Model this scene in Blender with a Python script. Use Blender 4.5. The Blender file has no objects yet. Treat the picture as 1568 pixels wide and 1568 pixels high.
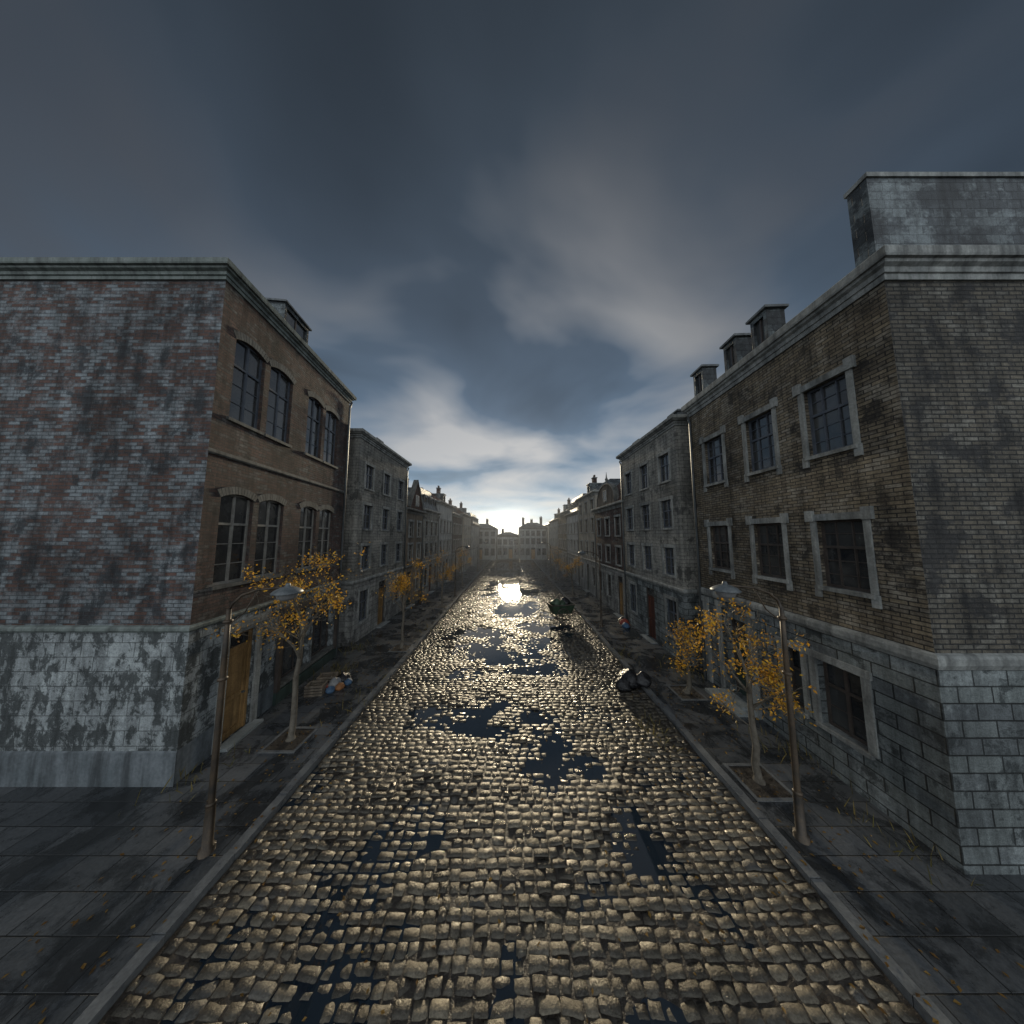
import bpy, math, random
import numpy as np
from mathutils import Vector, noise as mnoise
random.seed(7); rng=np.random.default_rng(5)
scene=bpy.context.scene
H=5.5
# ---------------------------------------------------------------- node helpers
def sock(nt,s,v):
    if isinstance(v,bpy.types.NodeSocket): nt.links.new(v,s)
    else: s.default_value=v
def nd(nt,t,props=None,**ins):
    n=nt.nodes.new(t)
    for k,v in (props or {}).items(): setattr(n,k,v)
    for k,v in ins.items():
        key=k.replace('_',' ')
        sock(nt,n.inputs[key],v)
    return n
def ma(nt,op,a,b=0.0,c=None,clamp=False):
    n=nt.nodes.new('ShaderNodeMath'); n.operation=op; n.use_clamp=clamp
    sock(nt,n.inputs[0],a); sock(nt,n.inputs[1],b)
    if c is not None: sock(nt,n.inputs[2],c)
    return n.outputs[0]
def mix(nt,f,a,b,mode='MIX'):
    n=nt.nodes.new('ShaderNodeMix'); n.data_type='RGBA'; n.blend_type=mode
    sock(nt,n.inputs[0],f)
    for i,v in ((6,a),(7,b)):
        if isinstance(v,tuple) and len(v)==3: v=v+(1,)
        sock(nt,n.inputs[i],v)
    return n.outputs[2]
def ramp(nt,f,stops):
    n=nt.nodes.new('ShaderNodeValToRGB'); e=n.color_ramp.elements
    while len(e)<len(stops): e.new(0.5)
    for i,(p,c) in enumerate(stops):
        e[i].position=p
        e[i].color=(c,c,c,1) if not isinstance(c,tuple) else c+(1,)
    sock(nt,n.inputs[0],f); return n.outputs[0]
def noi(nt,vec,scale,detail=4,rough=.55,dist=0.0):
    n=nd(nt,'ShaderNodeTexNoise',None,Vector=vec,Scale=scale,Detail=detail,Roughness=rough,Distortion=dist)
    return n.outputs[0]
def newmat(name):
    m=bpy.data.materials.new(name); m.use_nodes=True
    nt=m.node_tree; b=nt.nodes['Principled BSDF']
    return m,nt,b
def bump(nt,b,h,strength=.5,dist=.02,normal=None):
    n=nd(nt,'ShaderNodeBump',None,Strength=strength,Distance=dist,Height=h)
    if normal is not None: sock(nt,n.inputs['Normal'],normal)
    sock(nt,b.inputs['Normal'],n.outputs[0]); return n.outputs[0]
def uvmap(nt,off=(0,0,0),scale=(1,1,1)):
    t=nt.nodes.new('ShaderNodeTexCoord')
    m=nd(nt,'ShaderNodeMapping',None,Vector=t.outputs['UV'],Location=off,Scale=scale)
    return m.outputs[0]
def objc(nt):
    return nt.nodes.new('ShaderNodeNewGeometry').outputs['Position']
M={}
def brick_mat(name,c1,c2,mortar,patch,lo,hi,bw,bh,ms=.009,pscale=.55,dark=(.3,1.0),bs=.6,spots=None,stretch=(1,1,1),rough=.82,bv=.16,pa=.85,mo_=.45):
    m,nt,b=newmat(name)
    uv=uvmap(nt)
    nz=nd(nt,'ShaderNodeTexNoise',None,Vector=uv,Scale=3.0,Detail=2.0)
    dv=nd(nt,'ShaderNodeVectorMath',{'operation':'MULTIPLY_ADD'})
    nt.links.new(nz.outputs['Color'],dv.inputs[0]); dv.inputs[1].default_value=(.02,.014,0)
    nt.links.new(uv,dv.inputs[2]); v=dv.outputs[0]
    def br(a,c,mo):
        return nd(nt,'ShaderNodeTexBrick',{'offset':.5},Vector=v,Color1=a+(1,),Color2=c+(1,),Mortar=mo+(1,),Scale=1.0,
           Mortar_Size=ms,Mortar_Smooth=.35,Bias=0.0,Brick_Width=bw,Row_Height=bh)
    b1=br(c1,c2,mortar); b2=br((0,0,0),(1,1,1),(.5,.5,.5))
    uvs=uvmap(nt,(3,7,0),stretch)
    n1=noi(nt,uvs,pscale,7,.62,.6); n2=noi(nt,uv,9.0,4,.7); n3=noi(nt,uv,.35,4,.6); n4=noi(nt,uv,38,3,.7)
    rnd=ma(nt,'MULTIPLY_ADD',b2.outputs[0],bv,-bv*.5)
    s=ma(nt,'ADD',n1,rnd); s=ma(nt,'ADD',s,ma(nt,'MULTIPLY_ADD',n2,.30,-.15))
    mask=ramp(nt,s,[(lo,0.0),(hi,1.0)])
    col=mix(nt,ma(nt,'MULTIPLY',mask,pa),b1.outputs[0],patch)
    if spots:
        sp,th,sc=spots
        q=noi(nt,uvs,sc,8,.74,.3); q2=noi(nt,uvs,.7,4,.6); q3=noi(nt,uvmap(nt,(1,2,0),(3.5,.5,1)),1.0,5,.65)
        s2=ma(nt,'ADD',q,ma(nt,'MULTIPLY_ADD',q2,.5,-.25)); s2=ma(nt,'ADD',s2,ma(nt,'MULTIPLY_ADD',q3,.30,-.15)); s2=ma(nt,'ADD',s2,ma(nt,'MULTIPLY_ADD',n2,.3,-.15))
        f=ramp(nt,s2,[(th-.02,0.0),(th+.06,1.0)])
        col=mix(nt,ma(nt,'MULTIPLY',f,.85),col,sp)
    col=mix(nt,ma(nt,'MULTIPLY',b1.outputs[1],mo_),col,mortar)
    d=ramp(nt,n3,[(.3,dark[0]),(.62,dark[1])])
    col=mix(nt,1.0,col,d,'MULTIPLY')
    d2=ramp(nt,n4,[(.25,.6),(.7,1.2)])
    col=mix(nt,1.0,col,d2,'MULTIPLY')
    d3=ramp(nt,n2,[(.3,.7),(.7,1.2)])
    col=mix(nt,1.0,col,d3,'MULTIPLY')
    st=noi(nt,uvmap(nt,(0,0,0),(4,.3,1)),1.0,6,.65)
    col=mix(nt,1.0,col,ramp(nt,st,[(.32,.45),(.56,1.0)]),'MULTIPLY')
    sock(nt,b.inputs['Base Color'],col); b.inputs['Roughness'].default_value=rough
    b.inputs['Specular IOR Level'].default_value=.35
    hgt=ma(nt,'ADD',ma(nt,'MULTIPLY',b1.outputs[1],-1.0),ma(nt,'ADD',ma(nt,'MULTIPLY',n4,.5),ma(nt,'MULTIPLY',b2.outputs[0],.45)))
    bump(nt,b,hgt,bs,.025)
    M[name]=m; return m
def plain_mat(name,c1,c2,scale=2.0,rough=.7,bs=.3,bd=.01,metal=0.0,streak=True,rr=None,spec=.4):
    m,nt,b=newmat(name); p=objc(nt)
    n1=noi(nt,p,scale,6,.65); n2=noi(nt,p,scale*12,4,.6)
    col=mix(nt,ramp(nt,n1,[(.35,0.0),(.65,1.0)]),c1,c2)
    col=mix(nt,1.0,col,ramp(nt,n2,[(.25,.7),(.7,1.1)]),'MULTIPLY')
    if streak:
        mp=nd(nt,'ShaderNodeMapping',None,Vector=p,Scale=(4,4,.4))
        st=noi(nt,mp.outputs[0],1.2,5,.65)
        col=mix(nt,1.0,col,ramp(nt,st,[(.35,.42),(.58,1.0)]),'MULTIPLY')
    sock(nt,b.inputs['Base Color'],col)
    if rr: sock(nt,b.inputs['Roughness'],ramp(nt,n1,[(.35,rr[0]),(.65,rr[1])]))
    else: b.inputs['Roughness'].default_value=rough
    b.inputs['Metallic'].default_value=metal; b.inputs['Specular IOR Level'].default_value=spec
    bump(nt,b,ma(nt,'ADD',n1,ma(nt,'MULTIPLY',n2,.5)),bs,bd)
    M[name]=m; return m
brick_mat('brick_washed',(.175,.098,.078),(.085,.068,.064),(.10,.108,.115),(.34,.385,.41),.42,.64,.29,.088,ms=.011,pscale=1.3,dark=(.45,1.0),spots=((.038,.045,.052),.55,1.9),bv=.36,pa=.82,stretch=(1,.85,1),bs=.9)
brick_mat('brick_red',(.19,.118,.096),(.09,.068,.06),(.085,.08,.078),(.27,.26,.24),.53,.76,.26,.080,pscale=1.1,dark=(.45,1.0),spots=((.035,.035,.035),.58,2.0),bv=.35,bs=.9)
brick_mat('brick_yellow',(.35,.285,.195),(.125,.10,.075),(.05,.045,.04),(.44,.39,.31),.50,.72,.25,.080,ms=.011,pscale=1.3,dark=(.42,1.0),spots=((.05,.045,.04),.57,2.2),bv=.42,bs=.9,mo_=.7)
brick_mat('brick_grey',(.205,.18,.14),(.075,.07,.062),(.045,.045,.045),(.29,.275,.235),.52,.76,.26,.085,ms=.013,pscale=.9,dark=(.38,1.0),spots=((.04,.04,.042),.55,1.4),bv=.42,bs=1.0,mo_=.8)
brick_mat('painted_block',(.43,.465,.47),(.34,.37,.38),(.11,.12,.12),(.49,.53,.53),.5,.62,.60,.31,ms=.009,pscale=.8,dark=(.65,1.0),spots=((.035,.042,.042),.485,3.2),stretch=(1.25,.85,1),bs=.6,mo_=.6)
brick_mat('stone_block',(.29,.325,.32),(.19,.21,.22),(.045,.05,.05),(.39,.43,.43),.5,.64,.58,.27,ms=.014,pscale=.8,dark=(.42,1.0),spots=((.06,.07,.072),.53,1.6),bs=.9,mo_=.8)
brick_mat('stone_block_light',(.42,.42,.39),(.30,.30,.29),(.12,.12,.12),(.46,.45,.42),.5,.62,.55,.26,ms=.010,pscale=.8,dark=(.45,1.0),spots=((.08,.08,.08),.55,1.6),bs=.7)
brick_mat('block_wall',(.40,.385,.34),(.28,.275,.255),(.12,.12,.11),(.48,.455,.40),.5,.64,.42,.16,ms=.010,pscale=.8,dark=(.5,1.0),spots=((.09,.09,.085),.57,1.8),bs=.5)
brick_mat('slate',(.10,.115,.125),(.055,.065,.075),(.02,.02,.025),(.26,.30,.31),.47,.58,.28,.20,ms=.006,pscale=1.0,dark=(.5,1.0),bs=.7,rough=.5,spots=((.03,.035,.04),.52,1.3))
brick_mat('tile_red',(.16,.085,.06),(.09,.055,.045),(.02,.02,.02),(.14,.13,.12),.6,.75,.22,.22,ms=.01,pscale=.8,dark=(.5,1.0),bs=.8)
plain_mat('plinth_grey',(.11,.13,.14),(.18,.20,.215),1.2,.75,.4)
plain_mat('plaster_beige',(.46,.42,.35),(.32,.295,.25),.8,.85,.3)
plain_mat('plaster_grey',(.36,.37,.36),(.24,.25,.25),.8,.85,.3)
plain_mat('plaster_brown',(.24,.19,.14),(.15,.13,.105),.8,.85,.3)
plain_mat('plaster_pale',(.50,.50,.48),(.37,.38,.38),.8,.85,.3)
plain_mat('trim_stone',(.38,.39,.37),(.20,.21,.205),1.9,.75,.6)
plain_mat('trim_green',(.15,.18,.165),(.22,.25,.235),1.8,.6,.4)
plain_mat('trim_dark',(.10,.105,.10),(.17,.17,.16),1.8,.7,.4)
plain_mat('frame_brown',(.055,.045,.04),(.09,.075,.065),3,.5,.2,streak=False)
plain_mat('frame_blue',(.07,.085,.11),(.12,.13,.15),3,.5,.2,streak=False)
plain_mat('frame_pale',(.32,.31,.28),(.20,.19,.17),4,.6,.2,streak=False)
plain_mat('door_ochre',(.42,.26,.11),(.26,.155,.065),3,.5,.3)
plain_mat('door_red',(.16,.060,.04),(.10,.04,.03),3,.5,.3)
plain_mat('door_green',(.05,.08,.07),(.03,.05,.045),3,.5,.3)
plain_mat('lead',(.10,.115,.125),(.17,.185,.19),2,.45,.3)
plain_mat('pole_metal',(.055,.048,.04),(.12,.085,.055),4,.45,.3,metal=.3)
plain_mat('bark',(.10,.085,.065),(.17,.15,.12),9,.85,.9,.02,streak=False)
plain_mat('kerb_stone',(.10,.105,.11),(.17,.175,.175),2.5,.5,.5,streak=False,rr=(.2,.6))
plain_mat('step_stone',(.30,.32,.32),(.18,.20,.20),2.5,.55,.4,streak=False)
plain_mat('cart_green',(.045,.085,.055),(.07,.10,.06),5,.5,.3)
plain_mat('cloth_red',(.26,.05,.03),(.18,.04,.03),5,.7,.3,streak=False)
plain_mat('cloth_blue',(.07,.13,.22),(.05,.1,.17),5,.6,.3,streak=False)
plain_mat('cloth_orange',(.30,.13,.05),(.22,.10,.04),5,.7,.3,streak=False)
plain_mat('cloth_pale',(.28,.28,.28),(.20,.20,.20),5,.6,.3,streak=False)
def bagmat():
    m,nt,b=newmat('bag_black'); p=objc(nt)
    b.inputs['Base Color'].default_value=(.012,.012,.014,1); b.inputs['Roughness'].default_value=.22
    bump(nt,b,noi(nt,p,14,4,.6,1.5),.9,.03); M['bag_black']=m
bagmat()
def glassmat():
    m,nt,b=newmat('window_glass')
    g=nt.nodes.new('ShaderNodeNewGeometry'); r=g.outputs['Random Per Island']
    p=g.outputs['Position']; n=noi(nt,p,1.7,4,.6); n2=noi(nt,p,14,5,.7)
    c=mix(nt,r,(.008,.010,.014),(.045,.048,.05))
    c=mix(nt,ramp(nt,n,[(.42,0.0),(.7,.8)]),c,(.075,.075,.07))
    sock(nt,b.inputs['Base Color'],c)
    sock(nt,b.inputs['Roughness'],ma(nt,'ADD',ramp(nt,n,[(.35,.03),(.7,.20)]),ramp(nt,n2,[(.5,0.0),(.75,.2)])))
    b.inputs['Specular IOR Level'].default_value=1.0
    bump(nt,b,noi(nt,p,1.3,2,.5),.3,.03); M['window_glass']=m
glassmat()
def cobblemat():
    m,nt,b=newmat('cobble_stone')
    g=nt.nodes.new('ShaderNodeNewGeometry'); r=g.outputs['Random Per Island']; p=g.outputs['Position']
    n1=noi(nt,p,.6,7,.7); n2=noi(nt,p,30,5,.75); n3=noi(nt,p,6,5,.7); n5=noi(nt,p,1.6,5,.7)
    c=ramp(nt,r,[(0,(.040,.037,.034)),(.35,(.075,.067,.056)),(.7,(.125,.108,.083)),(.88,(.18,.155,.115)),(1,(.065,.068,.072))])
    c=mix(nt,1.0,c,ramp(nt,n2,[(.3,.45),(.7,1.35)]),'MULTIPLY')
    c=mix(nt,ramp(nt,ma(nt,'ADD',n1,ma(nt,'MULTIPLY_ADD',n3,.4,-.2)),[(.47,0.0),(.57,.85)]),c,(.024,.021,.018))
    sock(nt,b.inputs['Base Color'],c)
    rr=ma(nt,'ADD',ramp(nt,n5,[(.40,.08),(.62,.34)]),ma(nt,'MULTIPLY_ADD',n3,.40,-.13))
    rr=ma(nt,'ADD',rr,ma(nt,'MULTIPLY_ADD',r,.14,-.04)); rr=ma(nt,'MAXIMUM',rr,.07)
    sock(nt,b.inputs['Roughness'],rr)
    b.inputs['Specular IOR Level'].default_value=.75
    b.inputs['Specular Tint'].default_value=(1.0,.92,.76,1)
    bump(nt,b,ma(nt,'ADD',ma(nt,'MULTIPLY',n2,1.0),n3),.8,.018); M['cobble_stone']=m
    m,nt,b=newmat('mud'); p=objc(nt)
    n=noi(nt,p,8,5,.7)
    sock(nt,b.inputs['Base Color'],mix(nt,n,(.022,.018,.015),(.055,.046,.037)))
    sock(nt,b.inputs['Roughness'],ramp(nt,n,[(.35,.16),(.65,.7)])); bump(nt,b,n,.9,.035); M['mud']=m
    m,nt,b=newmat('puddle_water')
    b.inputs['Base Color'].default_value=(.012,.019,.028,1); b.inputs['Roughness'].default_value=.03
    b.inputs['IOR'].default_value=1.6
    bump(nt,b,noi(nt,objc(nt),2.5,3,.5),.06,.01); M['puddle_water']=m
    m,nt,b=newmat('pavement_slab'); p=objc(nt)
    def br(a,c,mo):
        return nd(nt,'ShaderNodeTexBrick',{'offset':.5},Vector=p,Color1=a+(1,),Color2=c+(1,),Mortar=mo+(1,),Scale=1.0,
           Mortar_Size=.010,Mortar_Smooth=.3,Bias=0.0,Brick_Width=.62,Row_Height=.45)
    b1=br((.10,.105,.11),(.045,.05,.055),(.010,.010,.010)); n1=noi(nt,p,1.1,7,.70,.5); n2=noi(nt,p,26,4,.7)
    c=mix(nt,1.0,b1.outputs[0],ramp(nt,n2,[(.25,.6),(.7,1.2)]),'MULTIPLY')
    c=mix(nt,ramp(nt,n1,[(.47,0.0),(.58,.8)]),c,(.015,.016,.017))
    sock(nt,b.inputs['Base Color'],c)
    sock(nt,b.inputs['Roughness'],ramp(nt,n1,[(.40,.58),(.58,.08)]))
    bump(nt,b,ma(nt,'ADD',ma(nt,'MULTIPLY',b1.outputs[1],-1.2),ma(nt,'MULTIPLY',n2,.5)),.6,.012); M['pavement_slab']=m
    m,nt,b=newmat('ground_cobble'); p=objc(nt)
    b1=nd(nt,'ShaderNodeTexBrick',{'offset':.5},Vector=p,Color1=(.10,.095,.085,1),Color2=(.05,.048,.045,1),Mortar=(.015,.015,.015,1),Scale=1.0,
           Mortar_Size=.02,Mortar_Smooth=.6,Bias=0.0,Brick_Width=.3,Row_Height=.2)
    sock(nt,b.inputs['Base Color'],b1.outputs[0]); b.inputs['Roughness'].default_value=.4
    bump(nt,b,ma(nt,'MULTIPLY',b1.outputs[1],-1.0),.8,.03); M['ground_cobble']=m
cobblemat()
def leafmat(name,a,b_,c_):
    m,nt,b=newmat(name); r=nt.nodes.new('ShaderNodeNewGeometry').outputs['Random Per Island']
    sock(nt,b.inputs['Base Color'],ramp(nt,r,[(0,a),(.5,b_),(1,c_)]))
    b.inputs['Roughness'].default_value=.5
    tr=nd(nt,'ShaderNodeBsdfTranslucent',None); sock(nt,tr.inputs[0],ramp(nt,r,[(0,a),(.5,b_),(1,c_)]))
    mx=nd(nt,'ShaderNodeMixShader',None); mx.inputs[0].default_value=.45
    out=nt.nodes['Material Output']
    nt.links.new(b.outputs[0],mx.inputs[1]); nt.links.new(tr.outputs[0],mx.inputs[2]); nt.links.new(mx.outputs[0],out.inputs[0])
    M[name]=m
leafmat('leaf_yellow',(.22,.11,.02),(.55,.35,.04),(.60,.27,.02))
leafmat('leaf_litter',(.16,.08,.02),(.30,.18,.04),(.10,.055,.02))
# ---------------------------------------------------------------- geometry
class Bld:
    def __init__(s,name,bevel=0,uo=0): s.name=name; s.p={}; s.bevel=bevel; s.uo=uo
    def poly(s,part,mat,pts,uvs=None,smooth=False):
        k=(part,mat); d=s.p.setdefault(k,[[],[],[],[]])
        n=len(d[0]); d[0].extend([tuple(p) for p in pts]); d[1].append(tuple(range(n,n+len(pts))))
        if uvs is None: uvs=[(p[0]+p[1],p[2]) for p in pts]
        d[2].extend([(u+s.uo,v) for u,v in uvs]); d[3].append(smooth)
    def finish(s,single=False):
        if single:
            root=None
        else:
            root=bpy.data.objects.new(s.name,None); scene.collection.objects.link(root)
        objs=[]
        for (part,mat),(v,f,uv,sm) in s.p.items():
            me=bpy.data.meshes.new(part); me.from_pydata(v,[],f)
            l=me.uv_layers.new(name='UVMap'); l.data.foreach_set('uv',np.array(uv,dtype=np.float32).ravel())
            me.polygons.foreach_set('use_smooth',sm); me.materials.append(M[mat]); me.update()
            if any(sm):
                import bmesh
                bm=bmesh.new(); bm.from_mesh(me); bmesh.ops.remove_doubles(bm,verts=bm.verts,dist=1e-4); bm.to_mesh(me); bm.free()
            o=bpy.data.objects.new(part if not single else s.name,me); scene.collection.objects.link(o)
            if root: o.parent=root
            objs.append(o)
        return root or objs[0]
class Fr:
    def __init__(s,o,d,n):
        s.o=Vector((o[0],o[1],0)); s.d=Vector((d[0],d[1],0)).normalized(); s.n=Vector((n[0],n[1],0)).normalized()
    def P(s,u,z,d=0): 
        p=s.o+s.d*u+s.n*d; return (p.x,p.y,z)
def box(b,F,part,mat,u0,u1,z0,z1,d0,d1):
    P=F.P
    b.poly(part,mat,[P(u0,z0,d1),P(u1,z0,d1),P(u1,z1,d1),P(u0,z1,d1)],[(u0,z0),(u1,z0),(u1,z1),(u0,z1)])
    b.poly(part,mat,[P(u0,z0,d0),P(u0,z1,d0),P(u1,z1,d0),P(u1,z0,d0)],[(u0,z0),(u0,z1),(u1,z1),(u1,z0)])
    b.poly(part,mat,[P(u0,z0,d0),P(u0,z0,d1),P(u0,z1,d1),P(u0,z1,d0)],[(d0,z0),(d1,z0),(d1,z1),(d0,z1)])
    b.poly(part,mat,[P(u1,z0,d0),P(u1,z1,d0),P(u1,z1,d1),P(u1,z0,d1)],[(d0,z0),(d0,z1),(d1,z1),(d1,z0)])
    b.poly(part,mat,[P(u0,z1,d0),P(u0,z1,d1),P(u1,z1,d1),P(u1,z1,d0)],[(u0,d0),(u0,d1),(u1,d1),(u1,d0)])
    b.poly(part,mat,[P(u0,z0,d0),P(u1,z0,d0),P(u1,z0,d1),P(u0,z0,d1)],[(u0,d0),(u1,d0),(u1,d1),(u0,d1)])
def sweep(b,F,part,mat,prof,u0,u1,m0=0,m1=0):
    acc=0
    for i in range(len(prof)-1):
        (da,za),(db,zb)=prof[i],prof[i+1]; l=math.hypot(da-db,za-zb)
        b.poly(part,mat,[F.P(u0-m0*da,za,da),F.P(u1+m1*da,za,da),F.P(u1+m1*db,zb,db),F.P(u0-m0*db,zb,db)],
               [(u0,acc),(u1,acc),(u1,acc+l),(u0,acc+l)]); acc+=l
    for (u,m,s) in ((u0,m0,-1),(u1,m1,1)):
        if m==0: b.poly(part,mat,[F.P(u,z,d) for d,z in prof])
def facade(b,F,L,bands,ops,rev=.16):
    us=sorted(set([0,L]+[o[0] for o in ops]+[o[1] for o in ops]))
    zs=sorted(set([x for bd in bands for x in bd[:2]]+[o[2] for o in ops]+[o[3] for o in ops]))
    for i in range(len(us)-1):
        for j in range(len(zs)-1):
            uc=(us[i]+us[i+1])/2; zc=(zs[j]+zs[j+1])/2
            if any(o[0]<uc<o[1] and o[2]<zc<o[3] for o in ops): continue
            mt=[bd[2] for bd in bands if bd[0]<zc<bd[1]]
            if not mt: continue
            b.poly('walls',mt[0],[F.P(us[i],zs[j]),F.P(us[i+1],zs[j]),F.P(us[i+1],zs[j+1]),F.P(us[i],zs[j+1])],
                [(us[i],zs[j]),(us[i+1],zs[j]),(us[i+1],zs[j+1]),(us[i],zs[j+1])])
    for o in ops:
        u0,u1,z0,z1=o[:4]; zc=(z0+z1)/2
        mt=[bd[2] for bd in bands if bd[0]<zc<bd[1]][0]; P=F.P; r=-o[5].get('rev',rev)
        b.poly('walls',mt,[P(u0,z0),P(u0,z1),P(u0,z1,r),P(u0,z0,r)],[(0,z0),(0,z1),(r,z1),(r,z0)])
        b.poly('walls',mt,[P(u1,z0),P(u1,z1),P(u1,z1,r),P(u1,z0,r)],[(0,z0),(0,z1),(r,z1),(r,z0)])
        b.poly('walls',mt,[P(u0,z1),P(u1,z1),P(u1,z1,r),P(u0,z1,r)],[(u0,0),(u1,0),(u1,r),(u0,r)])
        b.poly('walls',mt,[P(u0,z0),P(u1,z0),P(u1,z0,r),P(u0,z0,r)],[(u0,0),(u1,0),(u1,r),(u0,r)])
        if o[4]=='win': window(b,F,u0,u1,z0,z1,mt,o[5],-r)
        elif o[4]=='door': door(b,F,u0,u1,z0,z1,o[5],-r)
def glasspane(b,F,u0,u1,z0,z1,d):
    t=random.uniform(-.006,.006); s=random.uniform(-.006,.006)
    b.poly('glass','window_glass',[F.P(u0,z0,d+t),F.P(u1,z0,d-t),F.P(u1,z1,d-t+s),F.P(u0,z1,d+t+s)],[(u0,z0),(u1,z0),(u1,z1),(u0,z1)])
def window(b,F,u0,u1,z0,z1,wm,o,r):
    fm=o.get('fm','frame_brown'); nx=o.get('nx',2); nz=o.get('nz',3); fw=.055
    da,db=-r+.002,-r+.06
    rise=o.get('arch',0); w=u1-u0
    box(b,F,'window_frames',fm,u0,u0+fw,z0,z1,da,db); box(b,F,'window_frames',fm,u1-fw,u1,z0,z1,da,db)
    box(b,F,'window_frames',fm,u0+fw,u1-fw,z0,z0+fw*1.3,da,db); box(b,F,'window_frames',fm,u0+fw,u1-fw,z1-fw,z1,da,db)
    zt=z0+(z1-z0)*o.get('tr',.62)
    if nz>1: box(b,F,'window_frames',fm,u0+fw,u1-fw,zt-.03,zt+.03,da,db+.012)
    for i in range(1,nx):
        uc=u0+w*i/nx; hw=.03 if nx==2 or i*2==nx else .012
        box(b,F,'window_frames',fm,uc-hw,uc+hw,z0+fw,zt-.03 if nz>1 else z1-fw,da,db+.006)
        if nz>1: box(b,F,'window_frames',fm,uc-hw,uc+hw,zt+.03,z1-fw,da,db+.006)
    k=max(0,nz-2); 
    for i in range(1,k+1):
        zc=z0+(zt-z0)*i/(k+1); box(b,F,'window_frames',fm,u0+fw,u1-fw,zc-.011,zc+.011,da+.01,db-.012)
    if o.get('fine'):
        zc=(zt+z1)/2; box(b,F,'window_frames',fm,u0+fw,u1-fw,zc-.011,zc+.011,da+.01,db-.012)
    for i in range(nx):
        a=u0+w*i/nx; c=u0+w*(i+1)/nx
        glasspane(b,F,a,c,z0,zt,-r+.03)
        glasspane(b,F,a,c,zt,z1,-r+.03)
    if rise:
        n=10
        R=((w/2)**2+rise**2)/(2*rise); zc=z1-R
        arc=lambda u: zc+math.sqrt(max(0,R*R-(u-(u0+u1)/2)**2))
        for i in range(n):
            a=u0+w*i/n; c=u0+w*(i+1)/n
            b.poly('walls',wm,[F.P(a,arc(a)),F.P(c,arc(c)),F.P(c,z1+.0005),F.P(a,z1+.0005)],[(a,arc(a)),(c,arc(c)),(c,z1),(a,z1)])
            b.poly('walls',wm,[F.P(a,arc(a)),F.P(c,arc(c)),F.P(c,arc(c),-r),F.P(a,arc(a),-r)],[(a,0),(c,0),(c,-r),(a,-r)])
        cx=(u0+u1)/2; ha=math.asin((w/2+.03)/R); m=13
        for i in range(m):
            t0=-ha+2*ha*(i+.06)/m; t1=-ha+2*ha*(i+.94)/m
            q=[(cx+R*math.sin(t0),zc+R*math.cos(t0)),(cx+R*math.sin(t1),zc+R*math.cos(t1)),
               (cx+(R+.2)*math.sin(t1),zc+(R+.2)*math.cos(t1)),(cx+(R+.2)*math.sin(t0),zc+(R+.2)*math.cos(t0))]
            b.poly('lintels','trim_dark',[F.P(u,z,.022) for u,z in q])
            for j in range(4):
                a,c=q[j],q[(j+1)%4]; b.poly('lintels','trim_dark',[F.P(a[0],a[1],-.01),F.P(c[0],c[1],-.01),F.P(c[0],c[1],.022),F.P(a[0],a[1],.022)])
    sm=o.get('sill','trim_stone')
    box(b,F,'sills',sm,u0-.07,u1+.07,z0-.08,z0+.004,-r+.003,.07)
    if o.get('surround'):
        t=o.get('tm','trim_stone'); q=o.get('sw',.12)
        box(b,F,'surrounds',t,u0-q,u0+.004,z0+.004,z1+.02,-.02,.035)
        box(b,F,'surrounds',t,u1-.004,u1+q,z0+.004,z1+.02,-.02,.035)
        box(b,F,'surrounds',t,u0-q-.03,u1+q+.03,z1-.003,z1+.15,-.02,.05)
        if o.get('ears'):
            for (a,c) in ((u0-q-.07,u0-.01),(u1+.01,u1+q+.07)):
                box(b,F,'surrounds',t,a,c,z1-.02,z1+.24,-.02,.075)
            for (a,c) in ((u0-q-.02,u0+.002),(u1-.002,u1+q+.02)):
                box(b,F,'surrounds',t,a,c,z0-.25,z0-.0,-.02,.045)
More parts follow.
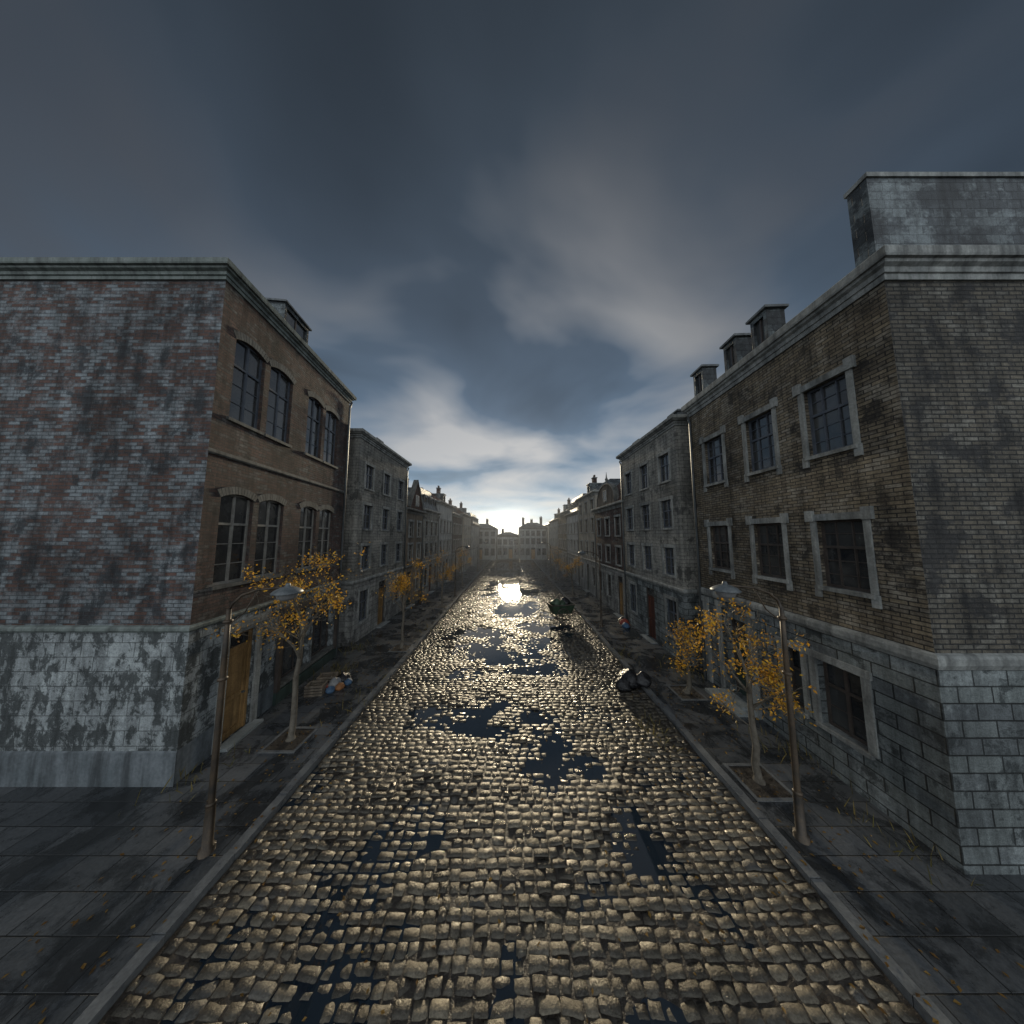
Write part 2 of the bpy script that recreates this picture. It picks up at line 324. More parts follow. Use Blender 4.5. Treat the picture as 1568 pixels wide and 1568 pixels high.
def door(b,F,u0,u1,z0,z1,o,r):
    dm=o.get('dm','door_ochre'); fm=o.get('fm','frame_brown'); fw=.07; zt=z1-.45
    if z1-z0<2.3: zt=z1-.08
    da,db=-r+.002,-r+.07
    box(b,F,'door_frame',fm,u0,u0+fw,z0,z1,da,db+.02); box(b,F,'door_frame',fm,u1-fw,u1,z0,z1,da,db+.02)
    box(b,F,'door_frame',fm,u0+fw,u1-fw,z1-fw,z1,da,db+.02)
    if zt<z1-.1:
        box(b,F,'door_frame',fm,u0+fw,u1-fw,zt,zt+.07,da,db+.02)
        glasspane(b,F,u0+fw,u1-fw,zt+.07,z1-fw,-r+.03)
    a,c=u0+fw,u1-fw
    box(b,F,'door_leaf',dm,a,c,z0,zt,-r+.001,-r+.03)
    st=.09; zm=z0+(zt-z0)*.42
    for (x0,x1,y0,y1) in ((a,a+st,z0,zt),(c-st,c,z0,zt),(a+st,c-st,z0,z0+.18),(a+st,c-st,zt-.1,zt),(a+st,c-st,zm,zm+.1)):
        box(b,F,'door_leaf',dm,x0,x1,y0,y1,-r+.031,-r+.055)
    for (y0,y1) in ((z0+.24,zm-.06),(zm+.16,zt-.16)):
        box(b,F,'door_leaf',dm,a+st+.06,c-st-.06,y0,y1,-r+.028,-r+.045)
    box(b,F,'door_handle','lead',c-st-.03,c-st+.03,zm+.02,zm+.05,-r+.05,-r+.12)
    s=o.get('steps',1)
    if s==1: box(b,F,'steps','step_stone',u0-.12,u1+.12,.05,z0+.006 if z0>.15 else .2,.002,.30)
    else:
        box(b,F,'steps','step_stone',u0-.10,u1+.10,.05,z0+.005,.002,.34)
        box(b,F,'steps','step_stone',u0-.28,u1+.28,.05,.215,.002,.66)
def frustum(b,c4,z,inset,rise,mat,part='roof',cap=True):
    c=[Vector((x,y,0)) for x,y in c4]; ins=[]
    for i in range(4):
        n=(c[(i+1)%4]-c[i]).normalized(); p=(c[i-1]-c[i]).normalized(); q=c[i]+(n+p)*inset; ins.append(q)
    for i in range(4):
        a,d=c[i],c[(i+1)%4]; a2,d2=ins[i],ins[(i+1)%4]; L=(d-a).length; sl=math.hypot(inset,rise)
        b.poly(part,mat,[(a.x,a.y,z),(d.x,d.y,z),(d2.x,d2.y,z+rise),(a2.x,a2.y,z+rise)],[(0,0),(L,0),(L-inset,sl),(inset,sl)])
    if cap: b.poly(part,'lead',[(q.x,q.y,z+rise) for q in ins])
    return [(q.x,q.y) for q in ins]
def dormer(b,F,u0,u1,z0,z1,dfront,dback,wall='slate',small=False):
    box(b,F,'dormer',wall,u0,u0+.1,z0,z1,dback,dfront); box(b,F,'dormer',wall,u1-.1,u1,z0,z1,dback,dfront)
    box(b,F,'dormer',wall,u0+.1,u1-.1,z1-.14,z1,dback,dfront-.002)
    box(b,F,'dormer',wall,u0+.1,u1-.1,z0,z0+.12,dback,dfront-.002)
    glasspane(b,F,u0+.1,u1-.1,z0+.12,z1-.14,dfront-.08)
    box(b,F,'dormer','frame_brown',(u0+u1)/2-.025,(u0+u1)/2+.025,z0+.12,z1-.14,dfront-.1,dfront-.05)
    box(b,F,'dormer','lead',u0-.07,u1+.07,z1+.003,z1+.07,dback-.07,dfront+.08)
    box(b,F,'dormer','lead',u0-.04,u1+.04,z1+.073,z1+.10,dback-.05,dfront+.05)
def chimney(b,F,u,d,z0,z1,w=.5,mat='brick_red'):
    box(b,F,'chimney',mat,u-w/2,u+w/2,z0,z1,d-w*.4,d+w*.4)
    box(b,F,'chimney','trim_dark',u-w/2-.05,u+w/2+.05,z1+.002,z1+.1,d-w*.4-.05,d+w*.4+.05)
    for k in (-.25,.25):
        box(b,F,'chimney','tile_red',u+k*w-.07,u+k*w+.07,z1+.102,z1+.38,d-.07,d+.07)
def cornice_prof(z0,z1,out):
    h=z1-z0
    return [(-.03,z0),(out*.18,z0),(out*.18,z0+h*.22),(out*.32,z0+h*.24),(out*.36,z0+h*.42),(out*.66,z0+h*.5),(out*.72,z0+h*.6),(out*.95,z0+h*.62),(out,z0+h*.7),(out,z0+h*.96),(out*.93,z1),(-.05,z1+.05)]
def house(name,side,p0,p1,h,ops,wm,bm,cm,baseh,coh=.5,out=.35,depth=9,frontlen=None,plinth=None,strings=(),fwm=None,fbm=None,
          fops=(),roof=('slate',2.5,1.5),dormers=(),chims=(),uo=0,pipe=True,fstrings=None):
    b=Bld(name,uo=uo)
    s=1 if side=='L' else -1
    d=Vector((p1[0]-p0[0],p1[1]-p0[1],0)); L=d.length; d.normalize()
    n=Vector((d.y,-d.x,0)) if side=='L' else Vector((-d.y,d.x,0))
    F=Fr(p0,d,n)
    fl=frontlen or depth
    G=Fr(p0,(-s,0),(0,-1)); K=Fr(p1,(-s,0),(0,1))
    fwm=fwm or wm; fbm=fbm or bm
    bands=[]; fb=[]
    if plinth: bands.append((0,plinth[0],plinth[1])); fb.append((0,plinth[0],plinth[1])); z=plinth[0]
    else: z=0
    bands+= [(z,baseh,bm),(baseh,h,wm)]; fb+=[(z,baseh,fbm),(baseh,h,fwm)]
    facade(b,F,L,bands,list(ops)); facade(b,G,fl,fb,list(fops)); facade(b,K,fl,[(0,baseh,fbm),(baseh,h,fwm)],[])
    back=Fr((p0[0]-s*fl,p0[1]),(p1[0]-p0[0],p1[1]-p0[1]),(-s,0)); facade(b,back,L,[(0,h,fwm)],[])
    t=math.acos(max(-1,min(1,n.dot(Vector((0,-1,0)))))); m=math.tan(t/2); m2=math.tan((math.pi-t)/2)
    cp=cornice_prof(h-coh,h,out)
    sweep(b,F,'cornice',cm,cp,0,L,m,m2); sweep(b,G,'cornice',cm,cp,0,fl,m,0); sweep(b,K,'cornice',cm,cp,0,fl,m2,0)
    for (za,zb,o_,mt) in strings:
        pr=[(-.02,za),(o_*.6,za),(o_,za+(zb-za)*.35),(o_,zb-(zb-za)*.2),(o_*.8,zb),(-.02,zb+.03)]
        sweep(b,F,'string_course',mt,pr,0,L,m,0)
        if za<fstrings if fstrings else True: sweep(b,G,'string_course',mt,pr,0,fl,m,0)
    c4=[(p0[0],p0[1]),(p1[0],p1[1]),(p1[0]-s*fl,p1[1]),(p0[0]-s*fl,p0[1])]
    b.poly('roof','lead',[(x,y,h-.01) for x,y in c4])
    if roof: frustum(b,c4,h+.052,roof[1],roof[2],roof[0])
    for dm in dormers: dormer(b,F,*dm)
    for c in chims: chimney(b,F,*c)
    if pipe:
        tube(b,'downpipe','lead',[F.P(L-.12,h-coh,.16),F.P(L-.12,h-coh-.3,.08),F.P(L-.12,.15,.08)],[.045,.045,.045],6)
    return b,F,G
def tube(b,part,mat,pts,rad,n=7,smooth=True,cap=True):
    pts=[Vector(p) for p in pts]; rings=[]
    for i,p in enumerate(pts):
        t=(pts[min(i+1,len(pts)-1)]-pts[max(i-1,0)]).normalized()
        a=Vector((0,0,1)) if abs(t.z)<.9 else Vector((1,0,0))
        x=t.cross(a).normalized(); y=t.cross(x)
        rings.append([p+(x*math.cos(k*2*math.pi/n)+y*math.sin(k*2*math.pi/n))*rad[i] for k in range(n)])
    for i in range(len(rings)-1):
        for k in range(n):
            b.poly(part,mat,[rings[i][k],rings[i][(k+1)%n],rings[i+1][(k+1)%n],rings[i+1][k]],[(k*.1,i*.5)]*4,smooth)
    if cap: b.poly(part,mat,rings[-1]); b.poly(part,mat,rings[0])
# ---------------- house A: left corner brick house
ar={'arch':.12,'nx':2,'nz':4,'fm':'frame_brown','sill':'trim_dark','tr':.66,'rev':.15}
ar2=dict(ar,fm='frame_pale')
cols=[(.42,1.38),(1.58,2.55),(3.38,4.30),(4.50,5.45)]
ops=[(a,c,8.55,10.85,'win',dict(ar,fm='frame_blue')) for a,c in cols]+[(a,c,4.25,6.6,'win',ar2) for a,c in cols]
ops+=[(.98,1.85,.14,2.85,'door',{'dm':'door_ochre','rev':.18,'steps':1,'fm':'door_ochre'}),
      (2.85,4.45,.62,2.85,'win',{'nx':3,'nz':2,'tr':.72,'sill':'trim_dark','rev':.3}),(4.55,6.05,.62,2.85,'win',{'nx':3,'nz':2,'tr':.72,'sill':'trim_dark','rev':.3})]
pA0=(-7.30,6.20); pA1=(-7.99,12.5)
b,F,G=house('brick_corner_house','L',pA0,pA1,12.4,ops,'brick_red','painted_block','trim_green',3.38,coh=.42,out=.22,frontlen=18,
   plinth=(.82,'plinth_grey'),fwm='brick_washed',strings=[(3.33,3.45,.07,'trim_green'),(7.48,7.6,.06,'trim_dark')],fstrings=5,roof=('slate',3,1.4),
   dormers=[(3.15,4.5,12.5,14.25,-.9,-2.2)],chims=[])
sweep(b,G,'plinth_cap','plinth_grey',[(-.01,0),(.03,0),(.03,.80),(-.01,.83)],0,18,1,0)
box(b,F,'shopfront','frame_brown',2.7,6.2,2.86,3.12,.002,.16)
box(b,F,'shopfront','frame_brown',2.7,2.84,.5,2.858,-.01,.10); box(b,F,'shopfront','frame_brown',6.06,6.2,.5,2.858,-.01,.10)
box(b,F,'shopfront','door_green',2.7,6.2,.12,.5,-.01,.09)
box(b,F,'door_surround','trim_stone',.80,.975,.14,3.0,-.01,.06); box(b,F,'door_surround','trim_stone',1.855,2.03,.14,3.0,-.01,.06)
box(b,F,'door_surround','trim_stone',.74,2.09,3.003,3.18,-.01,.16)
b.finish()
# ---------------- house B: right corner brick house
sr={'surround':1,'ears':1,'nx':2,'nz':4,'fm':'frame_blue','rev':.17,'fine':1,'tr':.6,'sw':.10}
sr3=dict(sr,nx=3)
colsB=[(.72,1.62),(2.42,3.34),(4.28,5.2)]
ops=[(a,c,7.4,9.05,'win',sr3) for a,c in colsB]+[(a,c,4.32,5.85,'win',dict(sr3,fm='frame_brown')) for a,c in colsB]
sg={'surround':1,'nx':2,'nz':3,'fm':'frame_brown','rev':.22,'sw':.14}
ops+=[(1.05,1.92,1.12,2.6,'win',sg),(2.25,2.72,1.12,2.6,'win',dict(sg,nx=1)),(3.92,4.72,.3,2.75,'door',{'dm':'door_green','rev':.3,'steps':2})]
b,F,G=house('brick_corner_house','R',(7.2,4.7),(7.41,10.65),10.95,ops,'brick_yellow','stone_block','trim_stone',3.3,coh=.55,out=.2,frontlen=18,
   fwm='brick_grey',strings=[(3.25,3.48,.08,'trim_stone')],roof=('slate',3,.3),
   dormers=[],uo=40)
for (u0,u1) in ((2.45,2.98),(3.55,4.08),(5.15,5.72)):
    dormer(b,F,u0,u1,11.0,12.08,-.10,-.62)
    box(b,F,'dormer','slate',u0+.005,u1-.005,11.0,12.075,-.615,-.35)
for (a,c) in ((3.55,3.75),(4.89,5.04),(5.5,5.75)):
    box(b,F,'pilaster','trim_stone',a,c,.12,3.0,-.01,.07)
    box(b,F,'pilaster','trim_stone',a-.03,c+.03,3.003,3.2,-.01,.10)
AW=Fr((7.36,4.86),(1,0),(0,-1))
box(b,AW,'attic_wall','slate',0,17.8,10.99,12.9,-.32,0)
box(b,AW,'attic_coping','trim_stone',-.03,17.8,12.903,13.0,-.35,.03)
sweep(b,AW,'attic_base','trim_stone',[(-.01,11.0),(.08,11.0),(.08,11.1),(-.01,11.16)],0,17.8,0,0)
b.finish()
# ---------------- generic rows
def gen_ops(L,rows,nc,opt,doorcol=1,base=True,ww=.9,dm='door_ochre',gz=(1.0,2.6)):
    o=[]; st=L/nc
    for (z0,z1) in rows:
        for i in range(nc):
            c=st*(i+.5); o.append((c-ww/2,c+ww/2,z0,z1,'win',opt))
    for i in range(nc):
        c=st*(i+.5)
        if i==doorcol: o.append((c-.48,c+.48,.16,2.75,'door',{'dm':dm,'rev':.2,'steps':1}))
        else: o.append((c-ww/2,c+ww/2,gz[0],gz[1],'win',dict(opt,ears=0)))
    return o
so=lambda fm='frame_brown',**k: dict({'surround':1,'sw':.09,'nx':2,'nz':3,'fm':fm,'rev':.15},**k)
def gh(name,side,x,y0,y1,h,rows,nc,wm,bm,opt,cm='trim_stone',dm='door_ochre',doorcol=1,baseh=3.1,roof=('slate',.8,1.8),dorm=True,ww=.85,depth=10,chim=True,uo=0,skew=0,out=.25):
    L=y1-y0; ops=gen_ops(L,rows,nc,opt,doorcol,ww=ww,dm=dm)
    st=L/nc
    dms=[(st*(i+.5)-.35,st*(i+.5)+.35,h+.05,h+.55,-.6,-1.2) for i in range(nc) if (i+uo)%2==0] if dorm else []
    ch=[(L*.8,-3.0,h,h+roof[2]+.9)] if chim else []
    b,F,G=house(name,side,(x,y0),(x+skew,y1),h,ops,wm,bm,cm,baseh,coh=.42,out=out,depth=depth,strings=[(baseh-.04,baseh+.12,.07,cm)],roof=roof,dormers=dms,chims=ch,uo=uo*13.7)
    b.finish()
R3=[(3.7,4.95),(5.85,7.15),(8.05,9.35)]
gh('plastered_house','L',-7.9,13.4,19.7,11.0,R3,3,'block_wall','stone_block_light',so('frame_blue'),uo=1,dm='door_ochre',dorm=True,roof=('slate',1.8,.6),chim=False,skew=-.05)
gh('plastered_house','R',7.25,11.4,17.2,10.8,R3,3,'block_wall','stone_block',so('frame_blue'),cm='trim_stone',dm='door_red',uo=2,roof=('slate',1.8,.6),chim=False)
bl=[
 ('gabled_house','L',-7.9,19.85,23.4,7.6,[(3.6,4.8),(5.4,6.6)],2,'plaster_brown','plaster_brown',so('frame_pale'),'trim_dark','door_green'),
 ('mansard_house','L',-7.8,23.5,28.0,7.9,[(3.6,4.8),(5.5,6.8)],3,'block_wall','stone_block_light',so('frame_brown'),'trim_stone','door_red'),
 ('plastered_house','L',-7.7,28.1,34.0,9.2,[(3.6,4.9),(5.8,7.2)],4,'plaster_pale','plaster_grey',so('frame_brown'),'trim_stone','door_green'),
 ('brick_house','L',-7.6,34.1,40.0,8.4,[(3.6,4.9),(5.7,7.0)],4,'brick_red','stone_block_light',so('frame_pale'),'trim_stone','door_ochre'),
 ('plastered_house','L',-7.3,40.1,47.0,8.8,[(3.6,4.9),(5.7,7.0)],4,'plaster_beige','plaster_grey',so('frame_brown'),'trim_dark','door_green'),
 ('mansard_house','L',-6.9,47.1,56.0,7.6,[(3.6,4.9)],5,'plaster_grey','plaster_grey',so('frame_brown'),'trim_dark','door_red'),
 ('gabled_house','R',7.3,17.3,23.2,7.8,[(3.5,4.7),(5.5,6.8)],3,'brick_red','stone_block_light',so('frame_brown'),'trim_stone','door_ochre'),
 ('plastered_house','R',7.4,23.3,29.4,9.5,[(3.6,4.9),(5.8,7.1),(7.7,8.8)],3,'plaster_beige','plaster_grey',so('frame_brown'),'trim_stone','door_green'),
 ('mansard_house','R',7.5,29.5,36.0,8.3,[(3.6,4.9),(5.7,7.0)],4,'plaster_pale','plaster_grey',so('frame_brown'),'trim_dark','door_red'),
 ('brick_house','R',7.5,36.1,43.0,8.9,[(3.6,4.9),(5.8,7.1)],4,'brick_yellow','stone_block_light',so('frame_brown'),'trim_stone','door_green'),
 ('plastered_house','R',7.4,43.1,52.0,8.2,[(3.6,4.9),(5.7,7.0)],5,'plaster_grey','plaster_grey',so('frame_brown'),'trim_dark','door_ochre')]
for i,t in enumerate(bl):
    name,side,x,y0,y1,h,rows,nc,wm,bm,opt,cm,dm=t
    L=y1-y0; s=1 if side=='L' else -1; st=L/nc
    ops=gen_ops(L,rows,nc,opt,i%nc,ww=.85,dm=dm)
    man=name=='mansard_house'; gab=name=='gabled_house'
    roof=('slate',.7,2.0) if man else (('tile_red',1.7,2.1) if gab else ('slate' if i%2 else 'tile_red',2.2,1.5))
    dms=[(st*(k+.5)-.4,st*(k+.5)+.4,h+.2,h+1.25,-.15,-1.4) for k in range(nc)] if man else ([(L*.5-.5,L*.5+.5,h+.15,h+1.1,-.3,-2.2)] if not gab else [])
    b,F,G=house(name,side,(x,y0),(x,y1),h,ops,wm,bm,cm,3.1,coh=.4,out=.28,depth=10,strings=[(3.06,3.2,.07,cm)],roof=roof,dormers=dms,
        chims=[(L*.85,-1.6,h,h+2.2),(L*.2,-4.2,h,h+2.6)] if not gab else [(L*.9,-3,h,h+2.8)],uo=i*17.3+5)
    if gab:
        c=L*.52; w=min(L*.42,1.9); N=14; zt=h+1.9 if side=='R' else h+2.4
        prof=[]
        for k in range(N+1):
            t_=k/N
            if side=='R': prof.append((c-w*math.cos(t_*math.pi), h+.06+(zt-h-.3)*math.sin(t_*math.pi)**.8))
            else: prof.append((c-w+2*w*t_, h+.06+(zt-h)*(1-abs(2*t_-1))))
        for (dd) in (.05,-.22):
            for k in range(N):
                a,e=prof[k],prof[k+1]; b.poly('gable','tile_red' if side=='L' else 'plaster_brown',[F.P(a[0],h+.05,dd),F.P(e[0],h+.05,dd),F.P(e[0],e[1],dd),F.P(a[0],a[1],dd)])
        for k in range(N):
            a,e=prof[k],prof[k+1]
            b.poly('gable_coping','trim_dark',[F.P(a[0],a[1]+.06,.12),F.P(e[0],e[1]+.06,.12),F.P(e[0],e[1]+.06,-.28),F.P(a[0],a[1]+.06,-.28)])
            b.poly('gable_coping','trim_dark',[F.P(a[0],a[1]-.04,.12),F.P(e[0],e[1]-.04,.12),F.P(e[0],e[1]+.06,.12),F.P(a[0],a[1]+.06,.12)])
            b.poly('gable_coping','trim_dark',[F.P(a[0],a[1]-.04,-.28),F.P(e[0],e[1]-.04,-.28),F.P(e[0],e[1]+.06,-.28),F.P(a[0],a[1]+.06,-.28)])
        window(b,F,c-.35,c+.35,h+.35,h+1.2,'plaster_brown',{'nx':2,'nz':1,'fm':'frame_pale'},-.06)
        if side=='R':
            tube(b,'finial','trim_dark',[F.P(c,zt-.3,-.08),F.P(c,zt,-.08),F.P(c,zt+.15,-.08),F.P(c,zt+.3,-.08),F.P(c,zt+.75,-.08)],[.12,.07,.13,.06,.01],8)
    b.finish()
def endhouse(name,x0,x1,y,h,rows,nc,wm,roof,ch,uo):
    b=Bld(name,uo=uo); F=Fr((x0,y),(1,0),(0,-1)); L=x1-x0
    opt=so('frame_brown'); ops=gen_ops(L,rows,nc,opt,nc//2,ww=.9)
    facade(b,F,L,[(0,3.1,'plaster_grey'),(3.1,h,wm)],ops)
    for (o,d,n,l) in (((x0,y),(0,1),(-1,0),9),((x1,y),(0,1),(1,0),9),((x0,y+9),(1,0),(0,1),L)):
        facade(b,Fr(o,d,n),l,[(0,h,wm)],[])
    sweep(b,F,'cornice','trim_dark',cornice_prof(h-.4,h,.3),0,L,0,0)
    frustum(b,[(x0,y),(x1,y),(x1,y+9),(x0,y+9)],h+.05,roof[1],roof[2],roof[0])
    for c in ch: chimney(b,F,c[0],c[1],h,c[2],.6)
    b.finish()
endhouse('terraced_house',-12,-3.6,60,7.2,[(3.6,4.8),(5.3,6.4)],6,'plaster_grey',('slate',2,1.0),[(2,-4,9.6),(6,-4,9.3)],3)
endhouse('terraced_house',-3.5,1.6,62,5.6,[(3.4,4.6)],4,'plaster_pale',('slate',2,.7),[(1.2,-4,7.0)],31)
endhouse('town_hall',1.7,8.0,61,7.4,[(3.5,4.9),(5.4,6.6)],5,'plaster_grey',('slate',2,1.1),[(1.0,-3,9.6),(5.3,-3,9.8),(3.1,-4,9.3)],57)
endhouse('terraced_house',8.1,18,60,8.0,[(3.5,4.9),(5.6,6.9)],6,'plaster_beige',('slate',2,1.5),[(3,-4,10.5)],77)
# ---------------------------------------------------------------- ground
def vnoise(x,y,s,seed=0):
    r=np.random.default_rng(seed); T=r.random((256,256))
    X=x/s+1000; Y=y/s+1000; xi=np.floor(X).astype(int); yi=np.floor(Y).astype(int); fx=X-xi; fy=Y-yi
    fx=fx*fx*(3-2*fx); fy=fy*fy*(3-2*fy); g=lambda a,c:T[a%256,c%256]
    return (g(xi,yi)*(1-fx)+g(xi+1,yi)*fx)*(1-fy)+(g(xi,yi+1)*(1-fx)+g(xi+1,yi+1)*fx)*fy
def hgt(x,y):
    n=vnoise(x,y,1.7,1)*.36+vnoise(x,y,.8,2)*.36+vnoise(x,y,.35,3)*.28
    h=.005+(n-.42)*.125
    wob=.75*(vnoise(x,y,.5,7)-.5)+.65*(vnoise(x,y,.22,8)-.5)
    for (cx,cy,rx,ry) in ((.2,7.1,1.2,.40),(1.3,6.75,1.2,.40),(.9,7.7,.6,.45),(-1.9,8.5,1.1,.6),(-.9,9.3,.7,.7),(.7,8.5,.7,.35),(-.5,7.9,.7,.3),(-.5,12.6,1.5,.6),(1.1,11.3,1.0,.4),(-1.6,11,.8,.4),(.2,14.3,1.2,.5),(.6,16.5,2.0,.8),(-1.4,15.6,1.1,.6),(-.8,20,2.0,1.3),(1.6,21,1.2,1.2),(1,26,2.2,1.8),(-1.4,24.5,1.4,1.6),(-.3,32,2.8,2),(.8,38,2.6,2.6),(-1,45,2.8,3),(.3,52,3,3)):
        q=np.sqrt(((x-cx)/rx)**2+((y-cy)/ry)**2)+wob
        h=h-.034/(1+np.exp((q-1)*6))
    far=np.clip((y-10)/14,0,1); h=h-.010*far
    side=np.clip((np.abs(x)-2.8)/1.6,0,1); h=h+.012*side*(y>3)
    return np.clip(h,-.032,.05)
def grid_mesh(name,x0,x1,y0,y1,step,mat,fn):
    xs=np.arange(x0,x1+step/2,step); ys=np.arange(y0,y1+step/2,step); X,Y=np.meshgrid(xs,ys)
    Z=fn(X,Y); v=np.stack([X.ravel(),Y.ravel(),Z.ravel()],1); nx=len(xs); ny=len(ys)
    i=np.arange(nx*ny).reshape(ny,nx); f=np.stack([i[:-1,:-1].ravel(),i[:-1,1:].ravel(),i[1:,1:].ravel(),i[1:,:-1].ravel()],1)
    me=bpy.data.meshes.new(name); me.from_pydata(v.tolist(),[],f.tolist()); me.materials.append(M[mat])
    me.polygons.foreach_set('use_smooth',[True]*len(me.polygons))
    o=bpy.data.objects.new(name,me); scene.collection.objects.link(o); return o
road=bpy.data.objects.new('cobbled_road',None); scene.collection.objects.link(road)
KX=4.68
def bed(x,y): return hgt(x,y)-.007+.012*(vnoise(x,y,.3,12)-.5)+.010*(vnoise(x,y,1.1,13)-.5)
g1=grid_mesh('road_bed',-KX,KX,-4,60,.12,'mud',bed); g1.parent=road
g2=grid_mesh('cross_bed_left',-24,-KX,-4,3.2,.2,'mud',bed); g2.parent=road
g3=grid_mesh('cross_bed_right',KX,24,-4,2.6,.2,'mud',bed); g3.parent=road
def stones(x0,x1,y0,y1,name,SX=.215,SY=.150):
    rows=int((y1-y0)/SY); C=[]
    for j in range(rows):
        cy=y0+(j+.5)*SY; off=(j%2)*.5*SX+rng.uniform(-.05,.05)
        x=x0+off-SX/2
        while x<x1-.04:
            w=SX*rng.uniform(.65,1.35); a=max(x,x0); c=min(x+w,x1)
            if c-a>.07: C.append(((a+c)/2,cy+rng.normal(0,.008),c-a-.014,SY-.014+rng.normal(0,.006)))
            x+=w
    C=np.array(C); N=len(C)
    C[:,1]+=.03*np.sin(C[:,0]*1.1+C[:,1]*.35)+.05*(vnoise(C[:,0],C[:,1],2.2,21)-.5)
    g=np.array([-.5,-.40,0,.40,.5]); gx,gy=np.meshgrid(g,g); gx=gx.ravel(); gy=gy.ravel()
    edge=np.maximum(np.abs(gx),np.abs(gy))>.45; corner=(np.abs(gx)>.45)&(np.abs(gy)>.45)
    dz=np.where(edge,-.017,0)+.004*(1-(gx**2+gy**2)*4)*(~edge)-np.where(corner,.006,0)
    sc=np.where(corner,.88,1.0)
    an=rng.normal(0,.06,(N,1)); lx=gx*sc*C[:,2:3]; ly=gy*sc*C[:,3:4]
    px=C[:,0:1]+lx-an*ly+rng.normal(0,.005,(N,25)); py=C[:,1:2]+ly+an*lx+rng.normal(0,.005,(N,25))
    tx=rng.normal(0,.06,(N,1)); ty=rng.normal(0,.085,(N,1))
    pz=hgt(C[:,0:1],C[:,1:2])+.008+rng.normal(0,.006,(N,1))+dz+gx*C[:,2:3]*tx+gy*C[:,3:4]*ty+rng.normal(0,.0022,(N,25))
    v=np.stack([px.ravel(),py.ravel(),pz.ravel()],1)
    i=np.arange(25).reshape(5,5); f=np.stack([i[:-1,:-1].ravel(),i[:-1,1:].ravel(),i[1:,1:].ravel(),i[1:,:-1].ravel()],1)
    F_=(f[None]+ (np.arange(N)*25)[:,None,None]).reshape(-1,4)
    me=bpy.data.meshes.new(name); me.vertices.add(len(v)); me.vertices.foreach_set('co',v.astype(np.float32).ravel())
    me.loops.add(F_.size); me.loops.foreach_set('vertex_index',F_.astype(np.int32).ravel())
    me.polygons.add(len(F_)); me.polygons.foreach_set('loop_start',np.arange(0,F_.size,4,dtype=np.int32)); 
    me.update(calc_edges=True); me.polygons.foreach_set('use_smooth',[True]*len(F_)); me.materials.append(M['cobble_stone']); me.validate()
    o=bpy.data.objects.new(name,me); scene.collection.objects.link(o); o.parent=road
stones(-KX,KX,-4,60,'cobbles'); stones(-24,-KX-.02,-4,3.2,'cobbles_cross_left'); stones(KX+.02,24,-4,2.6,'cobbles_cross_right')
def sheet(name,pts,z,mat,parent=None):
    me=bpy.data.meshes.new(name); me.from_pydata([(x,y,z) for x,y in pts],[],[tuple(range(len(pts)))]); me.materials.append(M[mat])
    o=bpy.data.objects.new(name,me); scene.collection.objects.link(o); o.parent=parent; return o
sheet('puddle_water',[(-KX,-4),(KX,-4),(KX,60),(-KX,60)],-.001,'puddle_water')
sheet('ground',[(-900,-900),(900,-900),(900,900),(-900,900)],-.08,'ground_cobble')
def pavement(x0,x1,y0,y1,kside):
    b=Bld('pavement')
    F=Fr((0,0),(0,1),(1,0))
    kx=x1 if kside>0 else x0
    a,c=(x0,x1-.18) if kside>0 else (x0+.18,x1)
    b.poly('slabs','pavement_slab',[(a,y0+.18,.13),(c,y0+.18,.13),(c,y1,.13),(a,y1,.13)])
    y=y0
    while y<y1:
        l=random.uniform(.8,1.1); e=random.uniform(-.008,.008); f=random.uniform(0,.012)
        box(b,F,'kerb','kerb_stone',y+.006,min(y+l,y1)-.006,-.07,.135+e,(kx-.178 if kside>0 else kx+f),(kx-f if kside>0 else kx+.178))
        y+=l
    x=x0
    while x<x1-.2:
        l=random.uniform(.8,1.1); e=random.uniform(-.006,.006)
        xa=x+.19 if (kside<0 and x==x0) else x
        box(b,Fr((0,0),(1,0),(0,1)),'kerb','kerb_stone',xa+.004,min(x+l,x1-.19 if kside>0 else x1)-.004,-.07,.135+e,y0,y0+.178)
        x+=l
    return b.finish()
pavement(-24,-KX,3.2,60,1); pavement(KX,24,2.6,60,-1)
